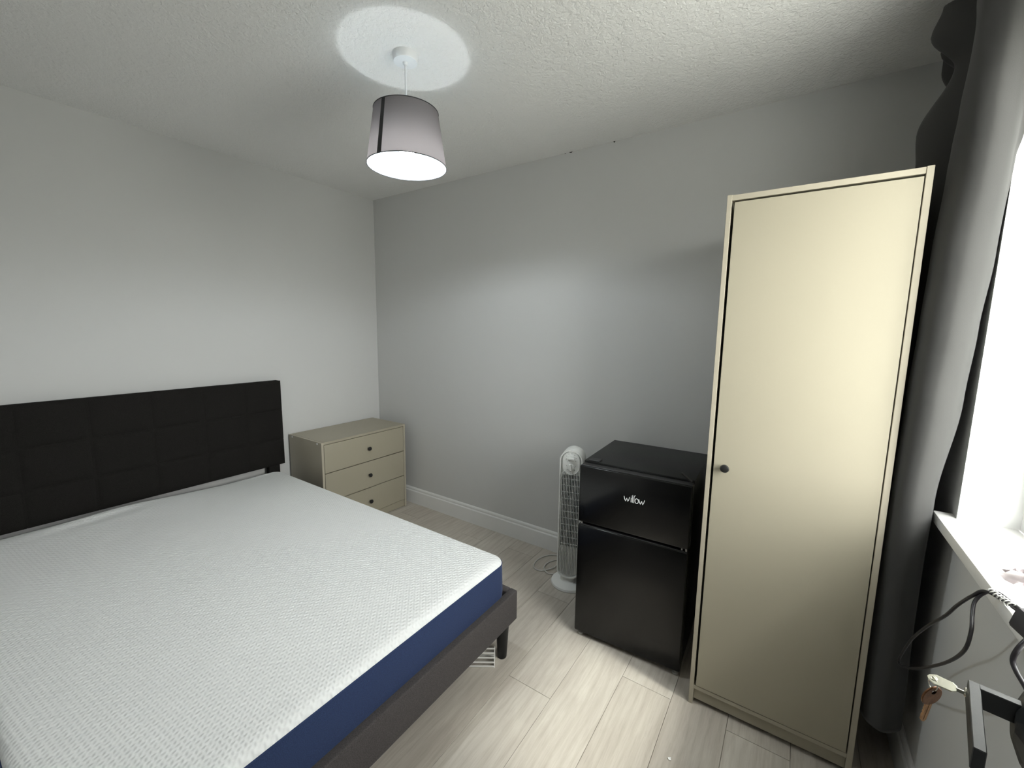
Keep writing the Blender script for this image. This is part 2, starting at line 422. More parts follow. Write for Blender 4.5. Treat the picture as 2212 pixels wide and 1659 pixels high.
# window
win = struct(thing('window_1', 'white plastic window with plain glass beside the grey curtain', 'window', (0, 0, 0)))
del win['category']
F0, F1 = REV, REV + 0.065
bm = bmesh.new()
ring_prism(bm, [(WY1, WZ0), (WY0, WZ0), (WY0, WZ1), (WY1, WZ1)], [(WY1 + 0.055, WZ0 + 0.055), (WY0 - 0.055, WZ0 + 0.055), (WY0 - 0.055, WZ1 - 0.055), (WY1 + 0.055, WZ1 - 0.055)], 'X', F0, F1)
link_mesh('window_frame', bm, M['upvc'], win)
boxo('pane', F0 + 0.03, F0 + 0.034, WY1 + 0.055, WY0 - 0.055, WZ0 + 0.055, WZ1 - 0.055, M['glass'], win, 0)
boxo('window_sill', 3.245, REV - 0.0005, WY1 - 0.04, WY0 + 0.038, WZ0 - 0.030, WZ0, M['sill_white'], win, 0.004, 2, True)

# door, open, just out of frame on the right; only its handle reaches into the picture
door = struct(thing('door_1', 'open white door carrying a square black lever handle', 'door', (0, 0, 0)))
del door['category']
HG = Vector((3.008, -2.335)); LT = Vector((3.180, -1.513)); dd = (LT - HG); DL = dd.length; ang = math.atan2(dd.y, dd.x)
bm = bmesh.new(); box(bm, 0, DL, -0.036, 0.0, 0.008, 2.0, 0.002)
leaf = link_mesh('door_leaf', bm, M['door'], door); leaf.location = (HG.x, HG.y, 0); leaf.rotation_euler = (0, 0, ang)
# handle: local frame g = along grip (towards hinge), n = towards the door
g = Vector((-0.20, -0.98, 0)).normalized(); n = Vector((0.98, -0.20, 0)).normalized()
A0 = Vector((3.093, -1.562, 0.9875))
hm = Matrix(((g.x, n.x, 0, A0.x), (g.y, n.y, 0, A0.y), (0, 0, 1, A0.z), (0, 0, 0, 1)))
def hpart(name, bm, mat, par, smooth=False):
    o = link_mesh(name, bm, mat, par, smooth)
    o.data.transform(hm); o.data.flip_normals() if hm.determinant() < 0 else None
    return o
bm = bmesh.new(); box(bm, 0, 0.122, 0, 0.010, -0.0125, 0.0125, 0.0008)
handle = hpart('door_handle', bm, M['handle'], door)
handle['label'] = 'square black metal lever handle'
bm = bmesh.new(); box(bm, 0, 0.011, 0.009, 0.074, -0.0125, 0.0125, 0.0008); hpart('neck', bm, M['handle'], handle)
bm = bmesh.new(); lathe(bm, [(0.0, 0.038), (0.018, 0.038), (0.040, 0.046), (0.046, 0.050), (0.046, 0.075), (0.0, 0.075)], 10, 0.0055, -0.014, 'Y', False); hpart('rose', bm, M['handle'], handle)
bm = bmesh.new(); lathe(bm, [(0.0, -0.002), (0.0045, -0.002), (0.0055, -0.001), (0.0055, 0.002), (0, 0.002)], 20, 0.0065, -0.002, 'Y', False); hpart('lock_cylinder', bm, M['silver'], handle)

# ------------------------------------------------------------------ pendant lamp
LX, LY = 1.600, -1.094
lamp = thing('pendant_lamp', 'grey drum pendant lamp hanging from the white ceiling, lit', 'lamp', (LX, LY, 0))
bm = bmesh.new(); lathe(bm, [(0, RH), (0.047, RH), (0.047, RH - 0.004), (0.0445, RH - 0.023), (0.042, RH - 0.026), (0.010, RH - 0.027), (0.007, RH - 0.036), (0, RH - 0.036)], 40, close=False)
link_mesh('ceiling_rose', bm, M['ceil_white'], lamp, 35)
bm = bmesh.new(); tube(bm, [(0, 0, RH - 0.03), (0, 0, 2.17)], 0.0036, 10); link_mesh('flex', bm, M['ceil_white'], lamp, 60)
ZT, ZB, RT, RB = 2.215, 2.022, 0.118, 0.147
def cone(bm, rt, rb, zt, zb, n=96, a0=0.0, a1=2 * PI):
    full = abs(a1 - a0 - 2 * PI) < 1e-6; rows = []
    for q in range(9):
        t = q / 8; r = rt + (rb - rt) * t; z = zt + (zb - zt) * t
        rows.append([bm.verts.new((r * math.cos(a0 + (a1 - a0) * k / n), r * math.sin(a0 + (a1 - a0) * k / n), z)) for k in range(n if full else n + 1)])
    L = n
    for q in range(8):
        for k in range(L):
            k2 = (k + 1) % n if full else k + 1
            bm.faces.new((rows[q][k], rows[q][k2], rows[q + 1][k2], rows[q + 1][k]))
bm = bmesh.new(); cone(bm, RT, RB, ZT, ZB); shade = link_mesh('lamp_shade', bm, M['shade_out'], lamp, 'all')
bm = bmesh.new(); cone(bm, RT - 0.0012, RB - 0.0012, ZT, ZB); link_mesh('liner', bm, M['shade_in'], shade, 'all')
cam_dir = math.atan2(-2.2626 - LY, 2.8834 - LX)
sa = cam_dir - math.radians(40.5)
bm = bmesh.new(); cone(bm, RT + 0.0008, RB + 0.0008, ZT, ZB, 4, sa - 0.066, sa + 0.066); link_mesh('seam_strip', bm, M['shade_trim'], shade)
for z, r in ((ZT, RT), (ZB, RB)):
    bm = bmesh.new(); tube(bm, [(r * math.cos(2 * PI * k / 96), r * math.sin(2 * PI * k / 96), z) for k in range(96)], 0.0016, 6, True); link_mesh('rim', bm, M['shade_trim'], shade, 'all')
bm = bmesh.new()
lathe(bm, [(0.0, 2.182), (0.018, 2.180), (0.021, 2.172), (0.019, 2.118), (0.0, 2.118)], 24, close=False); link_mesh('bulb_holder', bm, M['ceil_white'], lamp, 40)
bm = bmesh.new()
for k in range(3):
    a = 2 * PI * k / 3 + 0.4
    tube(bm, [(0.018 * math.cos(a), 0.018 * math.sin(a), 2.172), (RT * math.cos(a), RT * math.sin(a), 2.2135)], 0.0009, 6)
link_mesh('spider', bm, M['ceil_white'], lamp)
bm = bmesh.new()
prof = [(0.0, 2.040)] + [(0.030 * math.sin(t), 2.070 - 0.030 * math.cos(t)) for t in [PI * q / 20 for q in range(1, 11)]] + [(0.0, 2.0701)]
lathe(bm, prof, 28, close=False); link_mesh('bulb', bm, M['bulb'], lamp, 'all')
bm = bmesh.new(); lathe(bm, [(0.0, 2.0703), (0.0286, 2.0703), (0.0272, 2.088), (0.022, 2.108), (0.015, 2.119), (0.0, 2.119)], 28, close=False)
link_mesh('bulb_base', bm, M['ceil_white'], lamp, 40)

# ------------------------------------------------------------------ bed
BY0, BY1 = -2.243, -0.857
bed = thing('bed', 'double bed frame upholstered in dark grey fabric with panelled headboard', 'bed', (0, 0, 0))
RZ0, RZ1, BX1 = 0.167, 0.301, 1.978
boxo('foot_rail', BX1 - 0.035, BX1, BY0, BY1, RZ0, RZ1, M['bed_fabric'], bed, 0.006, 3, 50)
boxo('side_rail', 0.09, BX1 - 0.034, BY1 - 0.035, BY1, RZ0, RZ1, M['bed_fabric'], bed, 0.006, 3, 50)
boxo('side_rail', 0.09, BX1 - 0.034, BY0, BY0 + 0.035, RZ0, RZ1, M['bed_fabric'], bed, 0.006, 3, 50)
for k in range(12):
    x = 0.14 + k * 0.155
    boxo('slat', x, x + 0.09, BY0 + 0.034, BY1 - 0.034, 0.185, 0.203, M['subfloor'], bed, 0.002)
for (x, y) in ((1.935, BY1 - 0.05), (1.935, BY0 + 0.05), (1.0, (BY0 + BY1) / 2), (1.0, BY1 - 0.05), (1.0, BY0 + 0.05)):
    bm = bmesh.new(); lathe(bm, [(0.0, 0.0), (0.018, 0.0), (0.020, 0.004), (0.029, RZ0 + (0.02 if y == (BY0 + BY1) / 2 else 0)), (0.0, RZ0 + (0.02 if y == (BY0 + BY1) / 2 else 0))], 24, x, y, close=False)
    link_mesh('leg', bm, M['bed_leg'], bed, 40)
HBY0, HBY1, HBZ0, HBZ1 = -2.243, -0.843, 0.489, 1.056
hb = boxo('headboard', 0.020, 0.072, HBY0, HBY1, HBZ0, HBZ1, M['head_fabric'], bed, 0.010, 3, 50)
cols = [HBY1, -1.068, -1.290, -1.528, -1.765, -2.003, HBY0]; rows = [HBZ0, 0.662, 0.856, HBZ1]
for i in range(6):
    for j in range(3):
        y1, y0 = cols[i] - 0.0006, cols[i + 1] + 0.0006; z0, z1 = rows[j] + 0.0006, rows[j + 1] - 0.0006
        bm = bmesh.new(); N = 10; vv = {}
        for a in range(N + 1):
            for c2 in range(N + 1):
                u, w = a / N * 2 - 1, c2 / N * 2 - 1
                u = math.copysign(abs(u) ** 0.6, u); w = math.copysign(abs(w) ** 0.6, w)
                edge = (1 - abs(u) ** 8) * (1 - abs(w) ** 8)
                d = 0.070 + 0.0075 * edge ** 0.5 + 0.003 * (1 - u * u) * (1 - w * w)
                vv[a, c2] = bm.verts.new((d, (y0 + y1) / 2 + u * (y1 - y0) / 2, (z0 + z1) / 2 + w * (z1 - z0) / 2))
        for a in range(N):
            for c2 in range(N): bm.faces.new((vv[a, c2], vv[a + 1, c2], vv[a + 1, c2 + 1], vv[a, c2 + 1]))
        link_mesh('headboard_panel', bm, M['head_fabric'], hb, 'all')
for y in (BY1 - 0.055, BY0 + 0.055):
    boxo('headboard_post', 0.030, 0.070, y - 0.035, y + 0.035, 0.0, HBZ0 + 0.02, M['head_fabric'], bed, 0.004, 2, 50)

# mattress
mat_t = thing('mattress', 'bare white knit-topped mattress with navy blue sides on the bed', 'mattress', (0, 0, 0))
MX0, MX1, MY0, MY1, MZ0, MZ1 = 0.085, 1.948, -2.222, -0.897, 0.204, 0.463
def rrect(x0, x1, y0, y1, r, n=10, ne=40):
    pts = []
    for (cx, cy, a0) in ((x1 - r, y1 - r, 0), (x0 + r, y1 - r, PI / 2), (x0 + r, y0 + r, PI), (x1 - r, y0 + r, 3 * PI / 2)):
        arc = [(cx + r * math.cos(a0 + PI / 2 * k / n), cy + r * math.sin(a0 + PI / 2 * k / n)) for k in range(n + 1)]
        pts += arc
        nxt = {0: (x0 + r, y1), 1: (x0, y0 + r), 2: (x1 - r, y0), 3: (x1, y1 - r)}[round(a0 / (PI / 2))]
        for k in range(1, ne): pts.append((arc[-1][0] + (nxt[0] - arc[-1][0]) * k / ne, arc[-1][1] + (nxt[1] - arc[-1][1]) * k / ne))
    return pts
def top_h(x, y):
    d = min(x - MX0, MX1 - x, y - MY0, MY1 - y)
    h = 0.0
    # creased cover along the headboard
    w = math.exp(-((y + 1.80) / 0.22) ** 2)
    cx = 0.135 - (y + 1.80) * 0.12
    t = min(1.0, max(0.0, (-1.10 - y) / 0.55)); t = t * t * (3 - 2 * t)
    h += 0.024 * t * math.exp(-((x - 0.10) / 0.20) ** 2)
    h += 0.010 * w * math.exp(-((x - cx) / 0.016) ** 2) - 0.006 * w * math.exp(-((x - cx - 0.045) / 0.022) ** 2)
    # soft sag and puckering near the foot corner
    h += 0.0018 * math.sin(x * 5.1 + y * 2.0) * math.sin(y * 4.2 + 0.6)
    h -= 0.010 * math.exp(-((x - 0.1) / 0.3) ** 2) * max(0.0, 1 - abs(y + 1.0) / 0.25)
    return h
ZS = MZ1 - 0.020
cx, cy = (MX0 + MX1) / 2, (MY0 + MY1) / 2
bm = bmesh.new(); rings = []
edge_prof = [(0.0, ZS), (0.0025, ZS + 0.006), (0.007, ZS + 0.0115), (0.014, ZS + 0.016), (0.024, ZS + 0.0188), (0.038, MZ1)]
for off_, z in edge_prof:
    rings.append([bm.verts.new((x, y, z + (top_h(x, y) if off_ > 0.02 else 0))) for x, y in rrect(MX0 + off_, MX1 - off_, MY0 + off_, MY1 - off_, 0.055 - off_ * 0.5)])
basep = rrect(MX0 + 0.038, MX1 - 0.038, MY0 + 0.038, MY1 - 0.038, 0.055 - 0.019)
for q in range(1, 41):
    s = 1 - (q / 41.0)
    rings.append([bm.verts.new((cx + (x - cx) * s, cy + (y - cy) * s, MZ1 + top_h(cx + (x - cx) * s, cy + (y - cy) * s))) for x, y in basep])
for A, B in zip(rings, rings[1:]):
    for k in range(len(A)): bm.faces.new((A[k], A[(k + 1) % len(A)], B[(k + 1) % len(A)], B[k]))
bm.faces.new(rings[-1])
link_mesh('cover_top', bm, M['knit'], mat_t, 'all')
bm = bmesh.new(); rings = []
for off_, z in ((0.03, MZ0), (0.012, MZ0 + 0.010), (0.004, MZ0 + 0.025), (0.0, MZ0 + 0.055), (-0.003, (MZ0 + ZS) / 2), (-0.001, ZS - 0.02), (0.0, ZS)):
    rings.append([bm.verts.new((x, y, z)) for x, y in rrect(MX0 + off_, MX1 - off_, MY0 + off_, MY1 - off_, 0.055)])
for A, B in zip(rings, rings[1:]):
    for k in range(len(A)): bm.faces.new((A[k], A[(k + 1) % len(A)], B[(k + 1) % len(A)], B[k]))
bm.faces.new(rings[0])
side = link_mesh('side_border', bm, M['navy'], mat_t, 'all'); side['label'] = 'navy blue fabric side'
bm = bmesh.new(); tube(bm, [(x, y, ZS) for x, y in rrect(MX0 - 0.0005, MX1 + 0.0005, MY0 - 0.0005, MY1 + 0.0005, 0.055)], 0.0018, 6, True)
link_mesh('seam', bm, M['navy'], mat_t, 'all')

# ------------------------------------------------------------------ flat-pack furniture
def knob(parent, loc, axis):
    bm = bmesh.new()
    pr = [(0.0, 0.0), (0.006, 0.0), (0.006, 0.008), (0.013, 0.013), (0.0145, 0.018), (0.012, 0.023), (0.006, 0.025), (0.0, 0.0253)]
    sgn = 1 if axis[0] == '+' else -1
    lathe(bm, [(r, sgn * z) for r, z in pr], 24, 0, 0, axis[1], False)
    return link_mesh('knob', bm, M['black_knob'], parent, 40, loc)

# chest of drawers in the corner
CX1, CY1, CW, CH = 0.407, -0.0815, 0.698, 0.669
chest = thing('chest_of_drawers', 'low beige three-drawer chest between the bed and the room corner', 'chest of drawers', (0, 0, 0))
yl, yr = CY1 - CW, CY1
T = 0.016
boxo('side_panel', 0.018, CX1, yr - T, yr, 0, CH - 0.001, M['beige_edge'], chest, 0.0008)
boxo('side_panel', 0.018, CX1, yl, yl + T, 0, CH - 0.001, M['beige_edge'], chest, 0.0008)
boxo('top_panel', 0.018, CX1, yl + T, yr - T, CH - T, CH, M['beige'], chest, 0.0008)
boxo('back_panel', 0.019, 0.024, yl + T, yr - T, 0.02, CH - T, M['dark_gap'], chest, 0)
boxo('plinth', CX1 - 0.022, CX1 - 0.008, yl + T, yr - T, 0.004, 0.058, M['beige'], chest, 0.0008)
zs = [0.061, 0.259, 0.457, CH - T]
for a, c in zip(zs, zs[1:]):
    d = boxo('drawer', CX1 - 0.016, CX1 - 0.0005, yl + T + 0.0032, yr - T - 0.0032, a + 0.0020, c - 0.0034, M['beige'], chest, 0.0008)
    bm = bmesh.new(); box(bm, 0.05, CX1 - 0.016, yl + T + 0.012, yr - T - 0.012, a + 0.012, c - 0.03)
    link_mesh('drawer_gap_shade', bm, M['dark_gap'], d)  # solid dark block; its colour puts shade into the drawer gaps
    knob(d, (CX1 - 0.0008, -0.422, (a + c) / 2 - 0.003), '+X')
for yy in (0.06, 0.36):
    bm = bmesh.new(); lathe(bm, [(0, -0.0012), (0.006, -0.0012), (0.006, 0.0005), (0, 0.0005)], 12, yy, CH - 0.012, 'Y', False)
    link_mesh('cover_cap', bm, M['ceil_white'], chest, loc=(0, yl, 0))

# wardrobe
WX0, WX1, WYF, WYB, WH = 2.6546, 3.1446, -0.6792, -0.131, 1.86
ward = thing('wardrobe', 'tall narrow beige single-door wardrobe standing between fridge and curtain', 'wardrobe', (0, 0, 0))
boxo('side_panel', WX0, WX0 + 0.0145, WYF, WYB, 0, WH, M['beige_edge'], ward, 0.0008)
boxo('side_panel', WX1 - 0.0155, WX1, WYF, WYB, 0, WH, M['beige_edge'], ward, 0.0008)
boxo('top_panel', WX0 + 0.0145, WX1 - 0.0155, WYF + 0.002, WYB, WH - 0.018, WH - 0.001, M['beige_edge'], ward, 0.0008)
boxo('bottom_shelf', WX0 + 0.0145, WX1 - 0.0155, WYF + 0.001, WYB, 0.066, 0.081, M['beige_edge'], ward, 0.0008)
boxo('plinth', WX0 + 0.0145, WX1 - 0.0155, WYF + 0.012, WYF + 0.027, 0.018, 0.067, M['beige'], ward, 0.0008)
boxo('back_panel', WX0 + 0.014, WX1 - 0.015, WYB - 0.006, WYB - 0.001, 0.03, WH - 0.02, M['beige'], ward, 0)
wd_ = boxo('door', 0, 0.4485, 0, 0.016, 0.0845, WH - 0.0250, M['beige'], ward, 0.0008)
wd_.location = (WX1 - 0.0192 - 0.4485, WYF - 0.0015, 0); wd_.rotation_euler = (0, 0.0004, 0)
k = knob(wd_, (0.0370, 0.0005, 0.950), '-Y')

# ------------------------------------------------------------------ fridge
fr_ = thing('fridge', 'black two-door undercounter fridge between tower fan and wardrobe', 'fridge', (2.1317, -0.6007, 0), 0.0368)
FW, FD, FZ = 0.4684, 0.470, 0.830
boxo('cabinet', 0.002, FW - 0.002, 0.052, FD, 0.026, FZ, M['fridge_body'], fr_, 0.003, 2, 40)
boxo('top_lid', 0.0, FW, 0.050, FD + 0.002, FZ - 0.012, FZ + 0.001, M['fridge_body'], fr_, 0.003, 2, 40)
d1 = boxo('freezer_door', 0, FW, 0.0, 0.046, 0.560, 0.821, M['fridge_door'], fr_, 0.006, 3, 40)
d2 = boxo('fridge_door', 0, FW, 0.0, 0.046, 0.0225, 0.546, M['fridge_door'], fr_, 0.006, 3, 40)
boxo('trim_cap', 0.004, FW - 0.004, 0.006, 0.046, 0.8205, 0.8235, M['fridge_trim'], d1, 0.001)
boxo('trim_cap', 0.004, FW - 0.004, 0.004, 0.046, 0.5455, 0.5485, M['fridge_trim'], d2, 0.001)
boxo('door_gasket', 0.006, FW - 0.006, 0.045, 0.053, 0.03, 0.815, M['dark_gap'], fr_, 0)
# hinge covers: one swung flat, one raised
boxo('hinge_cover', 0.020, 0.070, 0.050, 0.090, 0.8305, 0.837, M['fridge_trim'], fr_, 0.001)
bm = bmesh.new(); box(bm, -0.030, 0.020, -0.006, 0.014, 0, 0.004, 0.001)
hc = link_mesh('hinge_cover', bm, M['fridge_trim'], fr_, loc=(FW - 0.026, 0.022, 0.842), rot=(0.0, 0.62, 0.0))
for (x, z) in ((FW - 0.010, 0.5535), (FW - 0.026, 0.5535), (0.014, 0.5535)):
    bm = bmesh.new(); lathe(bm, [(0, z - 0.007), (0.0045, z - 0.007), (0.0045, z + 0.007), (0, z + 0.007)], 12, x, 0.012, close=False); link_mesh('hinge_pin', bm, M['hinge_metal'], fr_)
for (x, y) in ((0.024, 0.024), (FW - 0.020, 0.020), (0.03, FD - 0.05), (FW - 0.03, FD - 0.05)):
    bm = bmesh.new(); lathe(bm, [(0, 0), (0.012, 0), (0.0135, 0.003), (0.0135, 0.009), (0.007, 0.011), (0.007, 0.0215 if y < 0.05 else 0.028), (0, 0.0215 if y < 0.05 else 0.028)], 18, x, y, close=False)
    link_mesh('foot', bm, M['foot_grey'], fr_, 40)
# logo in raised strokes: w i l (hooked) l o w
bm = bmesh.new(); LS = 0.0226; lx, lz = 0.2035, 0.7035; ry = -0.0006; rr = 0.0015
def stroke(pts, x, closed=False):
    tube(bm, [(lx + (x + px) * LS, ry, lz + pz * LS) for px, pz in pts], rr, 6, closed)
wst = [(0, .92), (.08, .58), (.19, .24), (.30, .02), (.42, .34), (.52, .66), (.62, .34), (.74, .02), (.85, .24), (.96, .58), (1.04, .92)]
stroke(wst, 0)
stroke([(0, 0), (0, .92)], 1.34); stroke([(0, 1.16), (0, 1.24)], 1.34)
stroke([(0, 0), (0, 1.42)], 1.60)
stroke([(0, 0), (0, 1.10), (.04, 1.28), (.13, 1.40), (.24, 1.43)], 1.86)
stroke([(.31 * math.cos(2 * PI * q / 20), .46 + .45 * math.sin(2 * PI * q / 20)) for q in range(20)], 2.36, True)
stroke(wst, 2.74)
for vtx in bm.verts: vtx.co.y = ry + (vtx.co.y - ry) * 0.5
lg = link_mesh('logo', bm, M['logo'], d1, 50)

# ------------------------------------------------------------------ tower fan
fan = thing('tower_fan', 'slim white tower fan on a round base left of the black fridge', 'fan', (1.932, -0.252, 0), math.radians(14))
bm = bmesh.new(); lathe(bm, [(0, 0), (0.099, 0), (0.101, 0.004), (0.098, 0.014), (0.085, 0.020), (0.05, 0.026), (0.04, 0.040), (0.038, 0.075), (0, 0.075)], 48, close=False)
link_mesh('base', bm, M['fan_white'], fan, 40)
hw, zb, zt = 0.062, 0.052, 0.783
def stadium(w, z0, z1, n=14):
    p = [(w * math.cos(PI * k / n), z1 - w + w * math.sin(PI * k / n)) for k in range(n + 1)]
    p += [(-w * math.cos(PI * k / n), z0 + w * 0.75 - w * 0.75 * math.sin(PI * k / n)) for k in range(n + 1)]
    return p
bm = bmesh.new(); prism(bm, stadium(hw, zb, zt), 'Y', -0.034, 0.050, 0.004)
body = link_mesh('body', bm, M['fan_white'], fan, 40)
bm = bmesh.new(); ring_prism(bm, stadium(hw - 0.0005, zb + 0.0005, zt - 0.0005), stadium(hw - 0.0075, zb + 0.0075, zt - 0.0075), 'Y', -0.050, -0.032)
link_mesh('bezel', bm, M['fan_white'], body, 30)
gz0, gz1 = 0.235, 0.640
boxo('vent_shade_panel', -0.0485, 0.0485, -0.0352, -0.033, gz0, gz1, M['fan_dark'], body, 0)  # dark panel on the solid body, coloured as the shaded fan interior
ns = 12
for q in range(ns):
    x = -0.047 + 0.094 * q / (ns - 1)
    zlow = zb + 0.012 + 0.030 * (abs(x) / 0.047) ** 2.2
    ztop = 0.655 + 0.004 * (q % 2)
    bm = bmesh.new(); box(bm, x - 0.0011, x + 0.0011, -0.0490, -0.0338, zlow, ztop, 0.0005)
    link_mesh('slat', bm, M['fan_white'], body)
for q in range(11):
    z = gz0 + (gz1 - gz0) * (q + 0.5) / 11
    boxo('crossbar', -0.047, 0.047, -0.0462, -0.0430, z - 0.0005, z + 0.0005, M['fan_white'], body, 0)
ps = [(0.043 * math.cos(2 * PI * k / 40), 0) for k in range(1)]
def pill(w, z0, z1, n=16):
    return [(w * math.cos(PI * k / n), z1 - w + w * math.sin(PI * k / n)) for k in range(n + 1)] + [(-w * math.cos(PI * k / n), z0 + w - w * math.sin(PI * k / n)) for k in range(n + 1)]
bm = bmesh.new(); prism(bm, pill(0.044, 0.650, 0.772), 'Y', -0.0475, -0.033, 0.0015); panel = link_mesh('control_panel', bm, M['fan_white'], body, 30)
bm = bmesh.new(); ring_prism(bm, pill(0.046, 0.648, 0.774), pill(0.0435, 0.6505, 0.7715), 'Y', -0.0495, -0.033); link_mesh('panel_rim', bm, M['fan_white'], panel, 30)
for (z, rk, tilt) in ((0.737, 0.019, 0.1), (0.690, 0.018, 1.4)):
    bm = bmesh.new(); lathe(bm, [(0, -0.0472), (rk, -0.0472), (rk, -0.052), (rk * .9, -0.054), (0, -0.054)], 28, 0, z, 'Y', False)
    kn = link_mesh('dial', bm, M['fan_white'], panel, 35)
    bm = bmesh.new(); box(bm, -rk * .98, rk * .98, -0.064, -0.053, -0.005, 0.005, 0.0015)
    gp = link_mesh('dial_grip', bm, M['fan_white'], kn, loc=(0, 0, z)); gp.rotation_euler = (0, tilt, 0)
bm = bmesh.new()
for (z, r, n_) in ((0.737, 0.027, 10), (0.690, 0.0245, 7)):
    for q in range(n_):
        a = 2 * PI * q / n_ + 0.2
        x, zz = r * math.cos(a), z + r * math.sin(a)
        if zz > 0.766 or (z == 0.690 and zz > 0.706) or (z == 0.737 and zz < 0.7145): continue
        box(bm, x - 0.0016, x + 0.0016, -0.0482, -0.0474, zz - 0.0012, zz + 0.0012)
link_mesh('dial_print', bm, M['fan_print'], panel)
# mains lead coiled on the floor beside it (world coords, child keeps local frame)
cord_w = [(1.900, -0.150, 0.020), (1.86, -0.10, 0.006), (1.80, -0.055, 0.004), (1.746, -0.045, 0.004), (1.695, -0.085, 0.004), (1.672, -0.166, 0.004), (1.695, -0.243, 0.004), (1.75, -0.248, 0.004),
          (1.800, -0.175, 0.009), (1.775, -0.092, 0.004), (1.740, -0.150, 0.004), (1.752, -0.220, 0.009), (1.798, -0.250, 0.004), (1.842, -0.215, 0.004), (1.88, -0.12, 0.004), (1.98, -0.06, 0.004), (2.10, -0.05, 0.004)]
bm = bmesh.new(); tube(bm, catmull(cord_w, 7), 0.0032, 8)
cd = link_mesh('power_cord', bm, M['cord_white'], fan, 'all')
cd.matrix_parent_inverse = (Matrix.Translation(fan.location) @ Matrix.Rotation(math.radians(14), 4, 'Z')).inverted()

# ------------------------------------------------------------------ curtain
# plan points (x, y) at several heights, interpolated; folds hang from a pole and lean over the sill end
LV = {
 2.345: [(3.262, -.16), (3.205, -.22), (3.25, -.29), (3.175, -.36), (3.245, -.42), (3.150, -.48), (3.24, -.55), (3.190, -.62), (3.186, -.71), (3.225, -.750), (3.266, -.735), (3.290, -.73), (3.320, -.74)],
 2.275: [(3.262, -.16), (3.205, -.22), (3.24, -.29), (3.175, -.36), (3.225, -.41), (3.132, -.47), (3.22, -.54), (3.190, -.62), (3.186, -.71), (3.225, -.747), (3.266, -.732), (3.290, -.726), (3.320, -.73)],
 2.180: [(3.262, -.16), (3.242, -.22), (3.262, -.29), (3.243, -.36), (3.25, -.41), (3.192, -.47), (3.245, -.54), (3.198, -.62), (3.188, -.70), (3.225, -.745), (3.266, -.730), (3.288, -.722), (3.312, -.72)],
 2.000: [(3.262, -.14), (3.215, -.21), (3.25, -.28), (3.192, -.35), (3.235, -.41), (3.126, -.49), (3.215, -.55), (3.187, -.62), (3.191, -.712), (3.222, -.742), (3.262, -.728), (3.281, -.715), (3.296, -.71)],
 1.900: [(3.262, -.12), (3.20, -.20), (3.25, -.27), (3.180, -.34), (3.24, -.41), (3.132, -.50), (3.225, -.55), (3.182, -.62), (3.190, -.712), (3.222, -.742), (3.262, -.728), (3.279, -.705), (3.289, -.695)],
 1.850: [(3.262, -.12), (3.175, -.20), (3.25, -.27), (3.165, -.34), (3.24, -.41), (3.156, -.50), (3.225, -.55), (3.180, -.62), (3.188, -.712), (3.220, -.742), (3.260, -.728), (3.277, -.70), (3.284, -.685)],
 1.620: [(3.262, -.10), (3.17, -.18), (3.25, -.25), (3.165, -.33), (3.24, -.41), (3.160, -.49), (3.228, -.55), (3.172, -.62), (3.175, -.712), (3.208, -.740), (3.250, -.726), (3.274, -.695), (3.276, -.675)],
 1.430: [(3.262, -.09), (3.17, -.175), (3.25, -.25), (3.165, -.33), (3.24, -.41), (3.159, -.49), (3.225, -.55), (3.168, -.62), (3.170, -.708), (3.202, -.737), (3.243, -.722), (3.267, -.688), (3.266, -.66)],
 1.250: [(3.262, -.08), (3.17, -.17), (3.25, -.25), (3.165, -.33), (3.24, -.41), (3.158, -.49), (3.22, -.55), (3.164, -.61), (3.165, -.703), (3.195, -.733), (3.237, -.716), (3.262, -.682), (3.262, -.65)],
 0.950: [(3.262, -.07), (3.17, -.16), (3.25, -.25), (3.165, -.33), (3.235, -.41), (3.158, -.49), (3.215, -.55), (3.161, -.61), (3.161, -.690), (3.188, -.716), (3.225, -.698), (3.242, -.66), (3.242, -.62)],
 0.600: [(3.262, -.06), (3.17, -.15), (3.25, -.24), (3.165, -.33), (3.235, -.41), (3.158, -.48), (3.215, -.54), (3.160, -.60), (3.160, -.66), (3.195, -.695), (3.238, -.66), (3.240, -.62), (3.238, -.58)],
 0.215: [(3.255, -.06), (3.17, -.15), (3.245, -.24), (3.165, -.33), (3.235, -.41), (3.158, -.48), (3.215, -.54), (3.160, -.60), (3.160, -.66), (3.198, -.690), (3.246, -.65), (3.248, -.61), (3.246, -.57)],
}
zk = sorted(LV)
cur = {z: [Vector((p[0], p[1], 0)) for p in catmull([(x, y, 0) for x, y in LV[z]], 12)] for z in zk}
def lvl(z):
    if z <= zk[0]: return cur[zk[0]]
    if z >= zk[-1]: return cur[zk[-1]]
    for i in range(len(zk) - 1):
        if zk[i] <= z <= zk[i + 1]:
            t = (z - zk[i]) / (zk[i + 1] - zk[i]); t = t * t * (3 - 2 * t)
            return [a.lerp(c2, t) for a, c2 in zip(cur[zk[i]], cur[zk[i + 1]])]
bm = bmesh.new(); rows = []
NZ = 180
for q in range(NZ + 1):
    z = zk[0] + (zk[-1] - zk[0]) * q / NZ
    rows.append([bm.verts.new((p.x, p.y, z)) for p in lvl(z)])
for A, B in zip(rows, rows[1:]):
    for k in range(len(A) - 1): bm.faces.new((A[k], A[k + 1], B[k + 1], B[k]))
ct = thing('curtain', 'dark grey blackout curtain gathered between the wardrobe and the window', 'curtain', (3.2, -0.45, 0.215))
cc = link_mesh('curtain_fabric', bm, M['curtain'], ct, 'all', loc=(-3.2, 0.45, -0.215))
sol = cc.modifiers.new('thick', 'SOLIDIFY'); sol.thickness = 0.0022; sol.offset = 0
rail = thing('curtain_rail', 'slim dark curtain rail above the curtain header and the window', 'curtain rail', (RX, -1.0, 2.358))
